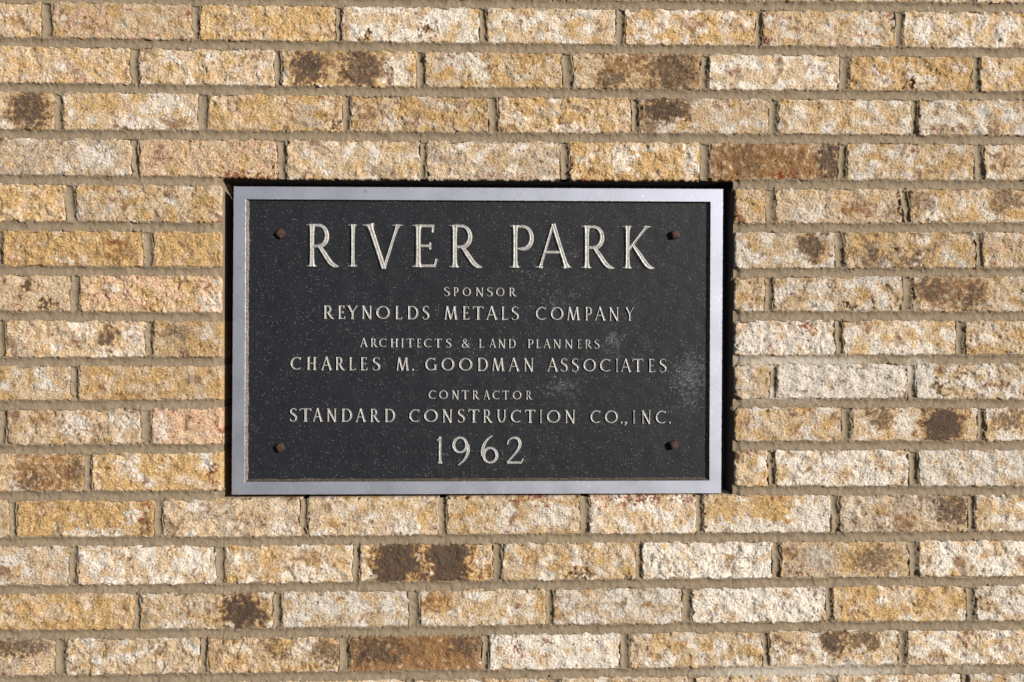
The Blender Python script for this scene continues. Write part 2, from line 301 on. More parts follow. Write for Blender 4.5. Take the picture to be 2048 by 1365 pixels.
# per course: one entry per brick that starts at or after the left edge; "o w p g" amounts then blotches K,u,v,ru,rv,strength
SPEC = {
 -1: ["3 4 0 0"]*8,
 0: ["3 3 3 0", "3 3 3 0;P,.27,.5,.15,.4,.9", "6 2 0 0;G,.27,.45,.08,.3,.6;O,.75,.3,.2,.3,.8", "1 8 0 0;G,.65,.55,.08,.3,.6;B,.03,.5,.05,.6,.5;H,.17,.95,.05,.14,1;H,.62,.62,.05,.10,.7", "3 6 0 0",
     "5 4 2 0;R,.15,.95,.02,.1,.8;W,.2,.8,.08,.2,.8;W,.3,.45,.06,.2,.8", "4 4 2 0;H,.98,.15,.03,.15,.8;R,.02,.85,.04,.12,1;W,.8,.4,.1,.3,.8", "3 6 0 0"],
 1: ["4 3 2 0;G,.5,.6,.15,.25,.5", "2 5 0 1;B,.06,.5,.08,.5,.4", "4 3 0 0;D,.2,.45,.11,.38,.8;B,.4,.3,.2,.4,.5;D,.6,.5,.14,.5,.65;B,.6,.5,.2,.6,.6;W,.85,.6,.12,.4,.8", "6 3 0 0;W,.3,.2,.18,.25,.9;W,.4,.5,.06,.35,.8",
     "4 1 0 1;D,.3,.75,.09,.25,.6;D,.78,.5,.17,.5,.6;B,.45,.3,.25,.35,.7;B,.8,.5,.25,.6,.6", "1 6 0 2", "8 2 0 0;W,.28,.7,.1,.2,.9;H,.51,.93,.03,.12,1;W,.6,.7,.1,.25,.7", "5 3 0 0"],
 2: ["2 4 0 1;D,.83,.45,.12,.45,.7;B,.85,.5,.15,.5,.5", "3 5 0 0;O,.3,.25,.15,.3,.8;W,.55,.85,.18,.15,1;W,.75,.3,.12,.3,.9;O,.15,.85,.08,.15,.8;R,.3,.35,.02,.06,.9", "6 2 0 0;G,.72,.55,.07,.4,.8;H,.93,.88,.05,.10,.9;B,.9,.7,.05,.3,.4;O,.35,.5,.2,.3,.6",
     "6 2 0 0;B,.15,.35,.1,.25,.4;W,.3,.75,.08,.2,.8", "6 2 0 0;B,.52,.6,.09,.25,.4;W,.55,.9,.2,.12,.8;W,.12,.55,.07,.2,.8;G,.38,.45,.04,.15,.8", "3 5 0 0;D,.2,.3,.18,.28,.75;O,.33,.6,.08,.35,.9;D,.08,.6,.07,.35,.5;W,.2,.8,.1,.2,.8",
     "3 5 0 0;O,.35,.2,.15,.2,.6", "3 6 0 0;R,.1,.92,.1,.07,.6;W,.3,.5,.15,.4,.6"],
 3: ["1 4 0 5;W,.75,.5,.15,.3,.9;G,.35,.3,.2,.3,.5", "3 2 5 0;R,.93,.2,.03,.15,.4;R,.78,.99,.2,.07,.9;H,.98,.6,.02,.13,1;P,.6,.7,.2,.3,.5", "2 5 0 1;O,.8,.9,.15,.15,.8", "2 5 0 4;O,.52,.6,.06,.4,.8;G,.8,.5,.15,.4,.4;R,.5,1,.5,.04,.5;R,.28,.55,.02,.06,.8",
     "7 2 0 0;W,.42,.4,.1,.35,.9;W,.93,.5,.06,.4,.8;R,.12,.96,.06,.08,.8", "5 0 0 0;B,.42,.5,.6,.6,.85;D,.93,.5,.07,.5,.7;D,.28,.45,.12,.4,.4;W,.88,.15,.06,.15,.9;R,.6,.93,.08,.12,.9;R,.55,1,.2,.05,.7", "4 5 0 0;O,.75,.5,.2,.4,.7", "3 4 0 0;B,.14,.5,.1,.2,.6"],
 4: ["6 2 0 0;O,.8,.6,.1,.4,.5", "4 4 0 0;G,.1,.75,.1,.3,.5;O,.87,.5,.08,.4,.8;R,.97,.9,.04,.1,.6", "6 1 0 0;D,.2,.9,.12,.1,.3;R,.1,.85,.15,.12,.6", "3 2 0 4;H,.985,.6,.02,.35,.9;B,.65,.55,.15,.3,.6;W,.25,.75,.1,.25,.9;B,.95,.7,.08,.3,.5", "4 4 0 0;D,.07,.35,.1,.3,.45;D,.72,.3,.1,.35,.5;B,.35,.3,.1,.3,.3"],
 5: ["9 1 0 0;B,.85,.5,.1,.4,.6;W,.42,.85,.05,.15,.8;R,.82,.3,.03,.1,.6;B,.25,.3,.08,.3,.3", "10 0 0 0", "2 7 0 0;D,.78,.4,.12,.33,.65;O,.15,.3,.08,.3,.8;O,.5,.7,.08,.2,.6", "6 3 0 0;O,.2,.2,.18,.3,.9;D,.22,.7,.15,.25,.45;D,.5,.8,.08,.2,.55", "3 4 4 0"],
 6: ["2 3 3 1;D,.66,.35,.035,.12,.8;D,.83,.8,.03,.1,.8", "4 2 5 0;W,.92,.7,.06,.25,.8;R,.85,.92,.04,.07,.7", "5 3 0 0", "3 6 0 0;H,.6,.93,.035,.07,.8;B,.32,.15,.06,.12,.6;O,.25,.3,.08,.2,.5;B,.6,.9,.06,.1,.6", "3 4 0 0;B,.3,.4,.3,.5,.7;G,.25,.5,.1,.4,.6;D,.13,.35,.12,.3,.5;D,.45,.6,.08,.35,.55"],
 7: ["2 3 2 1;D,.74,.45,.05,.22,.65;W,.82,.9,.2,.1,.7;W,.55,.25,.08,.2,.7;W,.94,.4,.05,.3,.7", "6 1 0 0;D,.38,.3,.2,.25,.4;W,.78,.3,.1,.15,.9;O,.6,.8,.4,.2,.9", "0 9 3 0;R,.72,.15,.08,.15,.7;O,.9,.12,.1,.12,.6;P,.5,.2,.2,.2,.6", "4 5 0 0;W,.6,.85,.3,.2,.9", "6 3 0 0;W,.15,.2,.12,.2,.6"],
 8: ["4 5 0 0;P,.2,.8,.15,.2,.5", "6 1 0 0;B,.38,.85,.15,.18,.5;G,.85,.45,.12,.4,.3", "2 6 0 0;O,.6,.15,.3,.15,.7", "0 12 0 0", "2 6 0 0;W,.05,.5,.12,.6,1.2;D,.19,.6,.04,.12,.7;D,.33,.3,.03,.1,.5"],
 9: ["3 4 1 0;B,.3,.25,.1,.25,.5;B,.05,.5,.07,.5,.4;W,.5,.4,.1,.3,.9;W,.9,.4,.08,.3,.8", "0 2 9 0;R,.97,.5,.04,.3,.6;W,.12,.6,.1,.4,.7;R,.6,.4,.1,.3,.3", "5 4 0 0;O,.05,.5,.06,.5,.8;R,.7,.1,.06,.06,.6", "2 5 0 0;O,.3,.5,.12,.5,.9;D,.23,.3,.08,.3,.55;D,.72,.5,.13,.5,.95;B,.72,.5,.19,.6,.7;W,.42,.5,.1,.4,.9;O,.57,.6,.06,.4,.6", "3 5 0 0;D,.18,.35,.12,.3,.5"],
 10: ["5 1 0 0;B,.72,.55,.3,.5,.75;W,.52,.85,.08,.25,.9;D,.62,.7,.08,.2,.5;D,.95,.4,.06,.4,.5", "7 3 0 0;R,.94,.5,.04,.3,.7;W,.3,.3,.1,.2,.7", "5 4 0 0;D,.1,.05,.15,.12,.7;R,.5,.07,.1,.08,.7", "1 8 0 0;O,.05,.7,.05,.3,.6", "1 8 0 0;O,.35,.5,.06,.3,.3"],
 11: ["3 4 0 0", "10 0 0 0;W,.55,.9,.25,.1,1;W,.85,.45,.06,.2,.9;R,.93,.4,.04,.35,.5;D,.95,.7,.05,.25,.5", "1 4 0 4;D,.06,.7,.07,.2,.4;B,.65,.5,.15,.4,.4;W,.85,.7,.07,.25,.8", "3 4 0 2;W,.75,.75,.12,.25,.9;O,.9,.5,.06,.3,.8;O,.5,.3,.1,.2,.5", "5 3 0 0;W,.45,.5,.08,.4,.9;W,.8,.5,.15,.35,.9;R,.6,.04,.16,.08,.8",
      "1 6 3 0;R,.5,.05,.45,.07,.9", "3 4 0 0;O,.15,.5,.12,.5,.9;O,.53,.35,.16,.42,1.2;W,.4,.88,.35,.2,1.2;W,.87,.6,.15,.4,1.2", "3 3 0 4;D,.9,.4,.1,.35,.6;B,.5,.7,.15,.3,.6;W,.1,.4,.1,.3,.6", "3 5 0 0;O,.05,.4,.06,.4,.6"],
 12: ["1 6 2 0", "1 7 0 0;W,.85,.4,.12,.3,.8;O,.1,.8,.05,.2,.4;R,.7,.02,.1,.05,.6", "4 4 0 0;B,.67,.3,.1,.25,.5;W,.6,.8,.3,.2,.8;O,.35,.5,.08,.5,.8", "6 2 0 0;D,.27,.5,.125,.5,1.3;D,.66,.5,.12,.5,1.3;B,.27,.5,.17,.6,.5;B,.66,.5,.17,.6,.5;W,.08,.8,.06,.2,.8;W,.45,.4,.04,.2,.6;B,.97,.7,.05,.2,.6",
      "5 4 0 0;H,.55,.88,.035,.12,.8;H,.64,.85,.03,.10,.7;G,.4,.2,.1,.15,.5", "0 9 0 0", "5 1 0 0;G,.3,.45,.15,.35,.9;W,.32,.4,.08,.2,.6;D,.75,.5,.14,.3,.5;O,.6,.4,.18,.4,.9;R,.13,.97,.04,.06,.8;B,.1,.3,.1,.3,.5", "2 7 0 0;O,.05,.5,.06,.5,.7"],
 13: ["6 2 1 0;O,.5,.85,.4,.12,1;P,.5,.85,.4,.12,.5", "3 5 0 0;B,.37,.45,.1,.3,.5;D,.77,.55,.13,.38,.9;B,.77,.5,.17,.5,.6", "2 7 0 0", "2 5 0 0;O,.12,.3,.14,.3,1;B,.12,.3,.12,.3,.6;O,.4,.65,.1,.1,.8;O,.97,.5,.06,.4,.7", "2 7 0 0;B,.04,.5,.06,.5,.5", "0 9 1 0;G,.42,.55,.1,.2,.5", "8 1 0 0;W,.5,.3,.06,.3,.6", "3 6 0 0;D,.12,.65,.03,.08,.6"],
 14: ["2 2 0 6;D,.6,.2,.3,.25,.6", "2 5 1 1", "5 3 0 0;D,.5,.3,.08,.3,.5;D,.9,.4,.1,.4,.5;B,.05,.5,.1,.5,.4;W,.78,.25,.1,.2,.9", "4 0 0 0;B,.5,.5,.7,.9,1.1;D,.2,.4,.2,.35,.65;D,.85,.3,.13,.3,.6;D,.5,.4,.1,.3,.4;W,.98,.5,.03,.4,.9", "0 9 2 0;R,.22,.45,.06,.15,.5;G,.83,.75,.04,.12,.6", "5 4 0 0;R,.05,.4,.02,.06,.6",
      "2 5 0 1;D,.1,.35,.07,.2,.5;D,.5,.28,.09,.33,.75;D,.75,.25,.1,.25,.6", "3 5 1 0;G,.5,.6,.1,.3,.5;B,.95,.4,.08,.3,.5"],
 15: ["3 4 0 0"]*8}

def seg_edges():
    """every brick as (course, idx, xl, xr, joint kinds)"""
    out = []
    for k in range(-3, 18):
        hs = sorted(HEADS[k])
        pit = 4 <= k <= 10
        L = [h for h in hs if not pit or h < PL]; Rr = [h for h in hs if pit and h > PR]
        # continue the bond beyond the picture
        first = L[0]
        ext = [first - 286 * q for q in (3, 2, 1) if first - 286 * q > -700]
        if pit:
            ls = ext + L
            cells = [(a, b) for a, b in zip(ls, ls[1:])] + [(ls[-1], 'L')]
            rs = Rr + [Rr[-1] + 280 * q for q in (1, 2, 3) if Rr[-1] + 280 * q < 2748]
            cells += [('R', rs[0])] + [(a, b) for a, b in zip(rs, rs[1:])]
        else:
            ls = ext + L + [L[-1] + 280 * q for q in (1, 2, 3) if L[-1] + 280 * q < 2748]
            cells = [(a, b) for a, b in zip(ls, ls[1:])]
        vis = 0
        for n_, (a, b) in enumerate(cells):
            ra = PL if a == 'L' else (PR if a == 'R' else a)
            rb = PL if b == 'L' else b
            inpic = rb > 14 and ra < 2048
            idx = None
            if inpic: idx = vis; vis += 1
            out.append((k, n_, a, b, idx))
    return out
CELLS = seg_edges()

# ------------------------------------------------------------------ bricks
wall = bpy.data.objects.new("brick_wall", None); S.collection.objects.link(wall)
wall.location = (0, 0, at(1024, 1620)[1])
WZ = wall.location.z
wall["label"] = "tan and cream sand-faced brick wall with recessed pocket around the dark plaque"; wall["category"] = "wall"; wall["kind"] = "structure"

CUTS = [(445, 1075, 1290), (1466, 288, 352), (1465, 1000, 1180)]     # hairline saw cuts (x, y0, y1)
cuts_w = [(at(x, (a + b) / 2)[0], at(x, b)[1], at(x, a)[1]) for x, a, b in CUTS]
def cut_depth(X, Z):
    d = np.zeros_like(X)
    for cx, z0, z1 in cuts_w:
        d = np.maximum(d, np.exp(-((X - cx) / .0009) ** 2) * ((Z > z0) & (Z < z1)))
    return d

def build_brick(k, n_, a, b, idx):
    xl = (PL - 1.5) if b == 'L' and a == 'L' else None
    px_l = PR + 2 if a == 'R' else a + NARROW.get((k, HEADS[k].index(a)) if a in HEADS[k] else None, head_w(k, n_))
    px_r = PL if b == 'L' else b - NARROW.get((k, HEADS[k].index(b)) if b in HEADS[k] else None, head_w(k, n_ + 1))
    cx = (px_l + px_r) / 2
    yt = bed(k, [px_l, cx, px_r]) + HALF_BED; yb = bed(k + 1, [px_l, cx, px_r]) - HALF_BED
    if k == 3:    # the course over the recess: its bricks reach down to the soffit
        for i, xx in enumerate((px_l, cx, px_r)):
            if PL < xx < PR: yb[i] = PT + 3.0 + .004 * (xx - 955)
    if k == 11:
        for i, xx in enumerate((px_l, cx, px_r)):
            if PL + 60 < xx < PR: yt[i] = 1000 - 9 * (xx - PL) / (PR - PL)
    x0, _ = at(px_l, yt[1]); x1, _ = at(px_r, yt[1])
    _, ztl = at(px_l, yt[0]); _, ztm = at(cx, yt[1]); _, ztr = at(px_r, yt[2])
    _, zbl = at(px_l, yb[0]); _, zbm = at(cx, yb[1]); _, zbr = at(px_r, yb[2])
    inside = idx is not None and -1 <= k <= 15
    step = .0013 if inside else .0042
    mar = .0012
    nu = int((x1 - x0 + 2 * mar) / step) + 1; nv = int((ztm - zbm + 2 * mar) / step) + 1
    u = np.linspace(0, 1, nu)[None, :].repeat(nv, 0); v = np.linspace(0, 1, nv)[:, None].repeat(nu, 1)
    X = x0 - mar + u * (x1 - x0 + 2 * mar)
    def q(l, m_, r, t): return l * (1 - t) * (1 - 2 * t) + 4 * m_ * t * (1 - t) + r * t * (2 * t - 1)
    zt = q(ztl, ztm, ztr, u) + mar; zb = q(zbl, zbm, zbr, u) - mar
    Z = zb + v * (zt - zb)
    off = (random.randrange(NX), random.randrange(NZ))
    # irregular outline (distance inside the arris, metres)
    chip = .0035 * sstep(1.5, 2.4, W12(X, Z, (off[0] + 700, off[1])) + .6 * F30(X, Z, (off[0], off[1] + 500)))
    en = -chip + E25(X, Z, off) * .0007 + E8(X, Z, off) * .00042
    dl = X - x0 + en; dr = x1 - X + E25(X, Z, (off[0] + 300, off[1])) * .0007 + E8(X, Z, (off[0] + 200, off[1])) * .0004
    db = Z - (zb + mar) + E25(X, Z, (off[0], off[1] + 300)) * .0006 + E8(X, Z, (off[0], off[1] + 70)) * .0004
    dt = (zt - mar) - Z + E25(X, Z, (off[0] + 100, off[1] + 100)) * .0007 + E8(X, Z, (off[0] + 50, off[1] + 10)) * .0004
    rc = random.uniform(.002, .006)
    if a == 'R': dl = dl * .42
    def corner(p, s):     # rounded inside distance of two sides
        return np.where((p < rc) & (s < rc), rc - np.hypot(rc - p, rc - s), np.minimum(p, s))
    d = np.minimum(np.minimum(corner(dl, db), corner(dl, dt)), np.minimum(corner(dr, db), corner(dr, dt)))
    # spec
    if idx is not None and idx < len(SPEC.get(k, [])) and k in SPEC: sp = SPEC[k][idx]
    else: sp = random.choice(["3 5 0 0", "6 3 0 0", "2 7 0 0", "4 3 2 1", "5 1 0 2;B,.4,.5,.2,.4,.6", "3 3 0 0;D,.6,.4,.15,.4,.7"])
    parts = sp.split(";"); o_, w_, p_, g_ = [float(t) / 10 for t in parts[0].split()]
    f30, f16, f9, f5 = F30(X, Z, off), F16(X, Z, off), F9(X, Z, off), F5(X, Z, off)
    g30, g16, g9 = G30(X, Z, off), G16(X, Z, off), G9(X, Z, off); w20, w12 = W20(X, Z, off), W12(X, Z, off)
    cream = .07 * (cx - 1024) / 1024 + .05 * (k - 6) / 8
    mo = .62 * g30 + .16 * g16 + .12 * f5; mw = -.30 * g30 + .55 * W40(X, Z, off) + .16 * w20 + .14 * f5; mg = .6 * F60(X, Z, off) + .4 * f16
    ochre = sstep(-.35, 1.35, mo * .85 + (o_ - .38 - cream) * 2.1)
    white = sstep(-.15, 1.2, mw * .85 + (w_ - .43 + cream) * 2.1)
    pink = sstep(0, 1.2, -mo * .6 + mg * .5 + (p_ - .25) * 2)
    grey = sstep(0, 1.2, mg * .7 - .2 * mw + (g_ - .22 + random.uniform(-.08, .16)) * 1.8) * .85
    brown = sstep(.65, 1.9, mg + .4 * g16 + .2 * f5) * .65
    dark = sstep(2.1, 2.7, g16 + .55 * f9) * .6
    red = sstep(3.4, 3.8, w12 + f16 * .9 + .3 * f5) * .9
    uu = (X - x0) / (x1 - x0); vv = 1 - (Z - zb - mar) / (zt - zb - 2 * mar)
    du = g30 * .022 + g16 * .016 + g9 * .008 + f5 * .006; dv = w20 * .09 + w12 * .05 + f5 * .03
    hole = np.zeros_like(X)
    for t in parts[1:]:
        K, bu, bv, ru, rv, s_ = t.split(","); bu, bv, ru, rv, s_ = map(float, (bu, bv, ru, rv, s_))
        pw = 4.0 if s_ > 1.1 else 2.2
        r = (np.abs((uu + du - bu) / ru) ** pw + np.abs((vv + dv - bv) / rv) ** pw) ** (1 / pw)
        mk = s_ * sstep(1.6, .5, r)
        if K == 'D':
            r = r / 1.14 - .10 * f9 - .07 * F3(X, Z, off); mk = s_ * 1.2 * sstep(1.5, .5, r)
            dark = np.maximum(dark, mk * (1 + .12 * f9)); halo = s_ * sstep(1.75, .8, r) * .8
            brown = np.maximum(brown, halo); ochre = np.maximum(ochre, s_ * sstep(2.0, 1.0, r)); white = white * (1 - np.clip(mk, 0, 1) * .9)
        if K == 'B': brown = np.maximum(brown, mk * (1 + .3 * g16)); white = white * (1 - np.clip(mk, 0, 1) * .7)
        if K == 'O': ochre = np.maximum(ochre, mk); white = white * (1 - np.clip(mk, 0, 1) * .75)
        if K == 'W': white = np.maximum(white, mk * (1 + .25 * w12))
        if K == 'H': hole = np.maximum(hole, s_ * sstep(1.3, .7, r + .25 * f9)); brown = np.maximum(brown, .8 * sstep(1.5, .9, r)); dark = np.maximum(dark, .45 * sstep(1.2, .6, r))
        if K == 'P': pink = np.maximum(pink, mk); white = white * (1 - mk * .5)
        if K == 'G': grey = np.maximum(grey, mk)
        if K == 'R': red = np.maximum(red, mk * (1 + .3 * f9))
    # relief
    rough = random.uniform(.75, 1.25) * (1 - .35 * np.clip(dark + brown, 0, 1))
    crusty = random.uniform(.2, 1.1)
    crust = sstep(-.08, .12, .5 * w20 + .75 * C30(X, Z, off) + .25 * w12 + .12 * f5)            # torn, folded sand skin: plateaus with a lip
    f3 = F3(X, Z, off)
    torn = .15 + 1.8 * sstep(-.7, 1.3, F60(X, Z, (off[0] + 400, off[1])) + .5 * w20)      # smooth drag zones against torn, crumbly ones
    relief = rough * (.00075 * f30 + .00030 * f16 + torn * (.00015 * f9 + .00012 * f5 + .00020 * f3)) + .0012 * (crust - .5) * rough * crusty
    relief -= torn * .0014 * np.clip(f3 * .8 + f5 * .5 - .85, 0, 1.6)                       # grit holes
    relief += .00016 * f3
    # folds: narrow dark creases on the zero line of a slow field, only in places
    cr = C14(X, Z, off) + .35 * f9 + .12 * f3; where = sstep(.0, .8, C30(X, Z, off))
    relief -= .0020 * np.exp(-(cr / .075) ** 2) * where
    relief -= .0024 * sstep(2.3, 2.8, g9 + .35 * f5)             # pits
    relief -= .0034 * hole
    relief -= .0009 * cut_depth(X, Z)
    tilt = random.gauss(0, .0006) * (uu - .5) + random.gauss(0, .0004) * (vv - .5) + random.gauss(0, .0003)
    ra_ = random.uniform(.0012, .0021)
    if a == 'R': ra_l = .004
    t = np.clip(1 - d / ra_, 0, 1)
    roll = ra_ * .85 * (1 - np.sqrt(np.clip(1 - t * t, 0, 1)))
    roll = np.where(d < 0, ra_ * .85 + np.clip(-d, 0, .002) * 4.5, roll)
    Y = -(relief + tilt) + roll
    Y = np.clip(Y, -.0045, .02)
    cxw, czw = (x0 + x1) / 2, (ztm + zbm) / 2
    V = np.stack([X - cxw, Y, Z - czw], -1).reshape(-1, 3)
    Q = grid_quads(nu, nv)
    # skirt to the back of the brick
    bidx = np.concatenate([np.arange(nu), nu * np.arange(1, nv) + nu - 1, nu * (nv - 1) + np.arange(nu - 2, -1, -1), nu * np.arange(nv - 2, 0, -1)])
    ring = V[bidx].copy(); nb = len(bidx); base = len(V)
    rings = []
    depths = (.014, .03, .06) if (a in ('R',) or b == 'L' or k in (3, 11)) else (.05,)
    prev = bidx
    VV = [V]; QQ = [Q]
    for dep in depths:
        r2 = ring.copy(); r2[:, 1] = dep
        ids = base + np.arange(nb); base += nb
        QQ.append(np.stack([prev, ids, np.roll(ids, -1), np.roll(prev, -1)], -1)); VV.append(r2); prev = ids
    Vall = np.concatenate(VV)
    me = mesh_from("brick", Vall, np.concatenate(QQ), M_BRICK)
    nA = len(Vall) - len(V)
    t1 = np.stack([ochre, white, dark, red], -1).reshape(-1, 4); t2 = np.stack([pink, grey, brown, np.full_like(pink, random.uniform(.4, .6))], -1).reshape(-1, 4)
    reps = nA // nb
    for nm, tt in (("tint", t1), ("shade", t2)):
        tt = np.clip(np.concatenate([tt] + [tt[bidx]] * reps), 0, 1.2).astype(np.float32)
        at_ = me.attributes.new(nm, 'FLOAT_COLOR', 'POINT'); at_.data.foreach_set("color", tt.ravel())
    link("brick", me, wall, (cxw, 0, czw - WZ))
for c in CELLS: build_brick(*c)

# ------------------------------------------------------------------ mortar: tooled joints, one part
MV, MQ, MB = [], [], []
mbase = 0
BLOOM = [(1600, 725, 190, 22, .9), (1560, 790, 220, 20, .8), (1600, 1345, 260, 25, 1.0), (1880, 1330, 140, 20, .5), (1835, 745, 40, 40, .9), (1490, 715, 60, 20, .6)]
bl_w = [(at(x, y)[0], at(x, y)[1], rx * .000735, ry * .000735, s) for x, y, rx, ry, s in BLOOM]
def mortar_strip(P, T, N, hw, along, k_side=None):
    """P centre points, N unit normals in the wall plane (metres), hw half widths; a concave tooled section"""
    global mbase
    prof = np.array([-1.35, -1.12, -.95, -.75, -.5, -.25, 0, .25, .5, .75, .95, 1.12, 1.35])
    pts = P[:, None, :] + N[:, None, :] * (hw[:, None] * prof[None, :])[..., None]
    X, Z = pts[..., 0], pts[..., 1]
    base = -.0003 + .0037 * np.cos(np.clip(np.abs(prof), 0, 1) * np.pi / 2) ** .8
    base = np.where(np.abs(prof) > 1.2, .006, np.where(np.abs(prof) > 1.05, .0014, base))
    dep = base[None, :].repeat(len(P), 0)
    dep = dep + .00022 * F16(X, Z) + .00012 * F9(X, Z) + .00004 * F5(X, Z) + .0006 * F60(X, Z) * .7
    edge = sstep(.6, 1.1, np.abs(prof))[None, :]
    dep = dep - edge * np.clip(E8(X, Z) - .3, 0, 2) * .0005 + edge * sstep(.9, 1.7, G9(X, Z) + .4 * F5(X, Z)) * .0045 + .00012 * F3(X, Z)
    if k_side: dep = np.minimum(dep + .0045 * sstep(.012, .001, np.abs(X - k_side)), .0050)
    dep = dep + .0008 * cut_depth(X, Z)
    bl = np.zeros_like(X)
    for (bx, bz, rx, rz, s) in bl_w: bl = np.maximum(bl, s * sstep(1.3, .2, np.hypot((X - bx) / rx, (Z - bz) / rz)))
    V = np.stack([X, dep, Z - WZ], -1).reshape(-1, 3); n_, m_ = len(P), len(prof)
    i, j = np.meshgrid(np.arange(m_ - 1), np.arange(n_ - 1)); a = mbase + j * m_ + i
    Q = np.stack([a, a + m_, a + m_ + 1, a + 1], -1).reshape(-1, 4)
    if along == 'z': Q = Q[:, ::-1]
    MV.append(V); MQ.append(Q); MB.append(bl.ravel()); mbase += len(V)
def bed_strip(k, xa, xb):
    n_ = int((xb - xa) / 1.9); xs = np.linspace(xa, xb, n_); ys = bed(k, xs)
    P = np.array([at(x, y) for x, y in zip(xs, ys)])
    P[:, 1] += E25(P[:, 0], P[:, 1]) * .0004 + F60(P[:, 0], P[:, 1], (k * 90, 0)) * .0007
    T = np.gradient(P, axis=0); T /= np.linalg.norm(T, axis=1)[:, None]; N = np.stack([-T[:, 1], T[:, 0]], -1)
    mortar_strip(P, T, N, np.full(n_, .0076) + E25(P[:, 0], P[:, 1], (500, 0)) * .0003, 'x', (at(PR, ys[0])[0] if xa > 1400 else (at(PL, ys[0])[0] if xb < 500 else None)))
def head_strip(k, x, hw):
    y0 = float(bed(k, [x])[0]) + 8; y1 = float(bed(k + 1, [x])[0]) - 8
    if k == 3 and PL < x < PR: y1 = PT + 1
    if k == 11 and PL < x < PR: y0 = 1000 - 9 * (x - PL) / (PR - PL)
    n_ = int((y1 - y0) / 1.9) + 2; ys = np.linspace(y1, y0, n_)
    sl = random.gauss(0, 2.2)
    if (k, x) == (4, 141): sl = 8
    if (k, x) == (4, 1813): sl = 9
    xs = x + sl * (ys - (y0 + y1) / 2) / 50
    P = np.array([at(a, b) for a, b in zip(xs, ys)])
    P[:, 0] += E25(P[:, 0], P[:, 1], (k * 70, int(x))) * .0006
    T = np.gradient(P, axis=0); T /= np.linalg.norm(T, axis=1)[:, None]; N = np.stack([T[:, 1], -T[:, 0]], -1)
    w = hw * .000737 + E25(P[:, 0], P[:, 1], (500, 0)) * .0004
    mortar_strip(P, T, N, w, 'z')
for k in range(-3, 19):
    if 5 <= k <= 10: bed_strip(k, -760, PL + 2); bed_strip(k, PR - 2, 2800)
    elif k == 4 : bed_strip(k, -760, PL + 2); bed_strip(k, PR - 2, 2800)
    elif k == 11: bed_strip(k, -760, PL + 6); bed_strip(k, PR - 2, 2800)
    else: bed_strip(k, -760, 2800)
seen = set()
for (k, n_, a, b, idx) in CELLS:
    for x, off in ((a, 0), (b, 1)):
        if x in ('L', 'R') or (k, x) in seen: continue
        seen.add((k, x))
        i = HEADS[k].index(x) if x in HEADS[k] else None
        head_strip(k, x, NARROW.get((k, i), head_w(k, n_ + off)))
# solid bed behind the joints and the reveals of the recess
def quad(p):
    global mbase
    MV.append(np.array(p, float)); MQ.append(np.array([[mbase, mbase + 1, mbase + 2, mbase + 3]])); MB.append(np.zeros(4)); mbase += 4
X0, X1 = at(-740, 700)[0], at(2780, 700)[0]; Z0, Z1 = at(1024, 1625)[1], at(1024, -265)[1]
pl, pr = at(PL + 1.5, 680)[0], at(PR - 1, 680)[0]; pt, pb = at(1024, PT + 1)[1], at(1024, PB + 6)[1]
yb_ = .0058
for (a, b, c, d_) in ((X0, pl, Z0, Z1), (pr, X1, Z0, Z1), (pl, pr, pt, Z1), (pl, pr, Z0, pb)):
    quad([(a, yb_, c - WZ), (b, yb_, c - WZ), (b, yb_, d_ - WZ), (a, yb_, d_ - WZ)])
yd = .058
quad([(pl, yb_, pb - WZ), (pl, yd, pb - WZ), (pl, yd, pt - WZ), (pl, yb_, pt - WZ)])
me = mesh_from("mortar", np.concatenate(MV), np.concatenate(MQ), M_MORTAR)
at_ = me.attributes.new("bloom", 'FLOAT', 'POINT'); at_.data.foreach_set("value", np.concatenate(MB).astype(np.float32))
link("mortar", me, wall)
ptl = at(PL, PT + 5.0 - 2.0)[1]; ptr = at(PR, PT + 5.0 + 2.0)[1]  # dark sheets added over right, top and bottom sides to paint their shade
me = mesh_from("recess_shade_lining", [(pr, yd, pb - WZ), (pr, .0035, pb - WZ), (pr, .0035, ptr - WZ), (pr, yd, ptr - WZ), (pl, .0030, ptl - WZ), (pl, yd, ptl - WZ), (pr, yd, ptr - WZ), (pr, .0030, ptr - WZ),
    (pl, yd, pb - WZ), (pl, yb_, pb - WZ), (pr, yb_, pb - WZ), (pr, yd, pb - WZ)], [[0, 1, 2, 3], [4, 5, 6, 7], [8, 9, 10, 11]], M_RECESS_SHADE, False)
link("recess_shade_lining", me, wall)
me = mesh_from("recess_back", [(pl - .01, .056, pb - .01 - WZ), (pr + .01, .056, pb - .01 - WZ), (pr + .01, .056, pt + .01 - WZ), (pl - .01, .056, pt + .01 - WZ)], [[0, 1, 2, 3]], M_RECESS_SHADE, False)
link("recess_back", me, wall)  # back wall of the recess, its shade put into the near-black colour

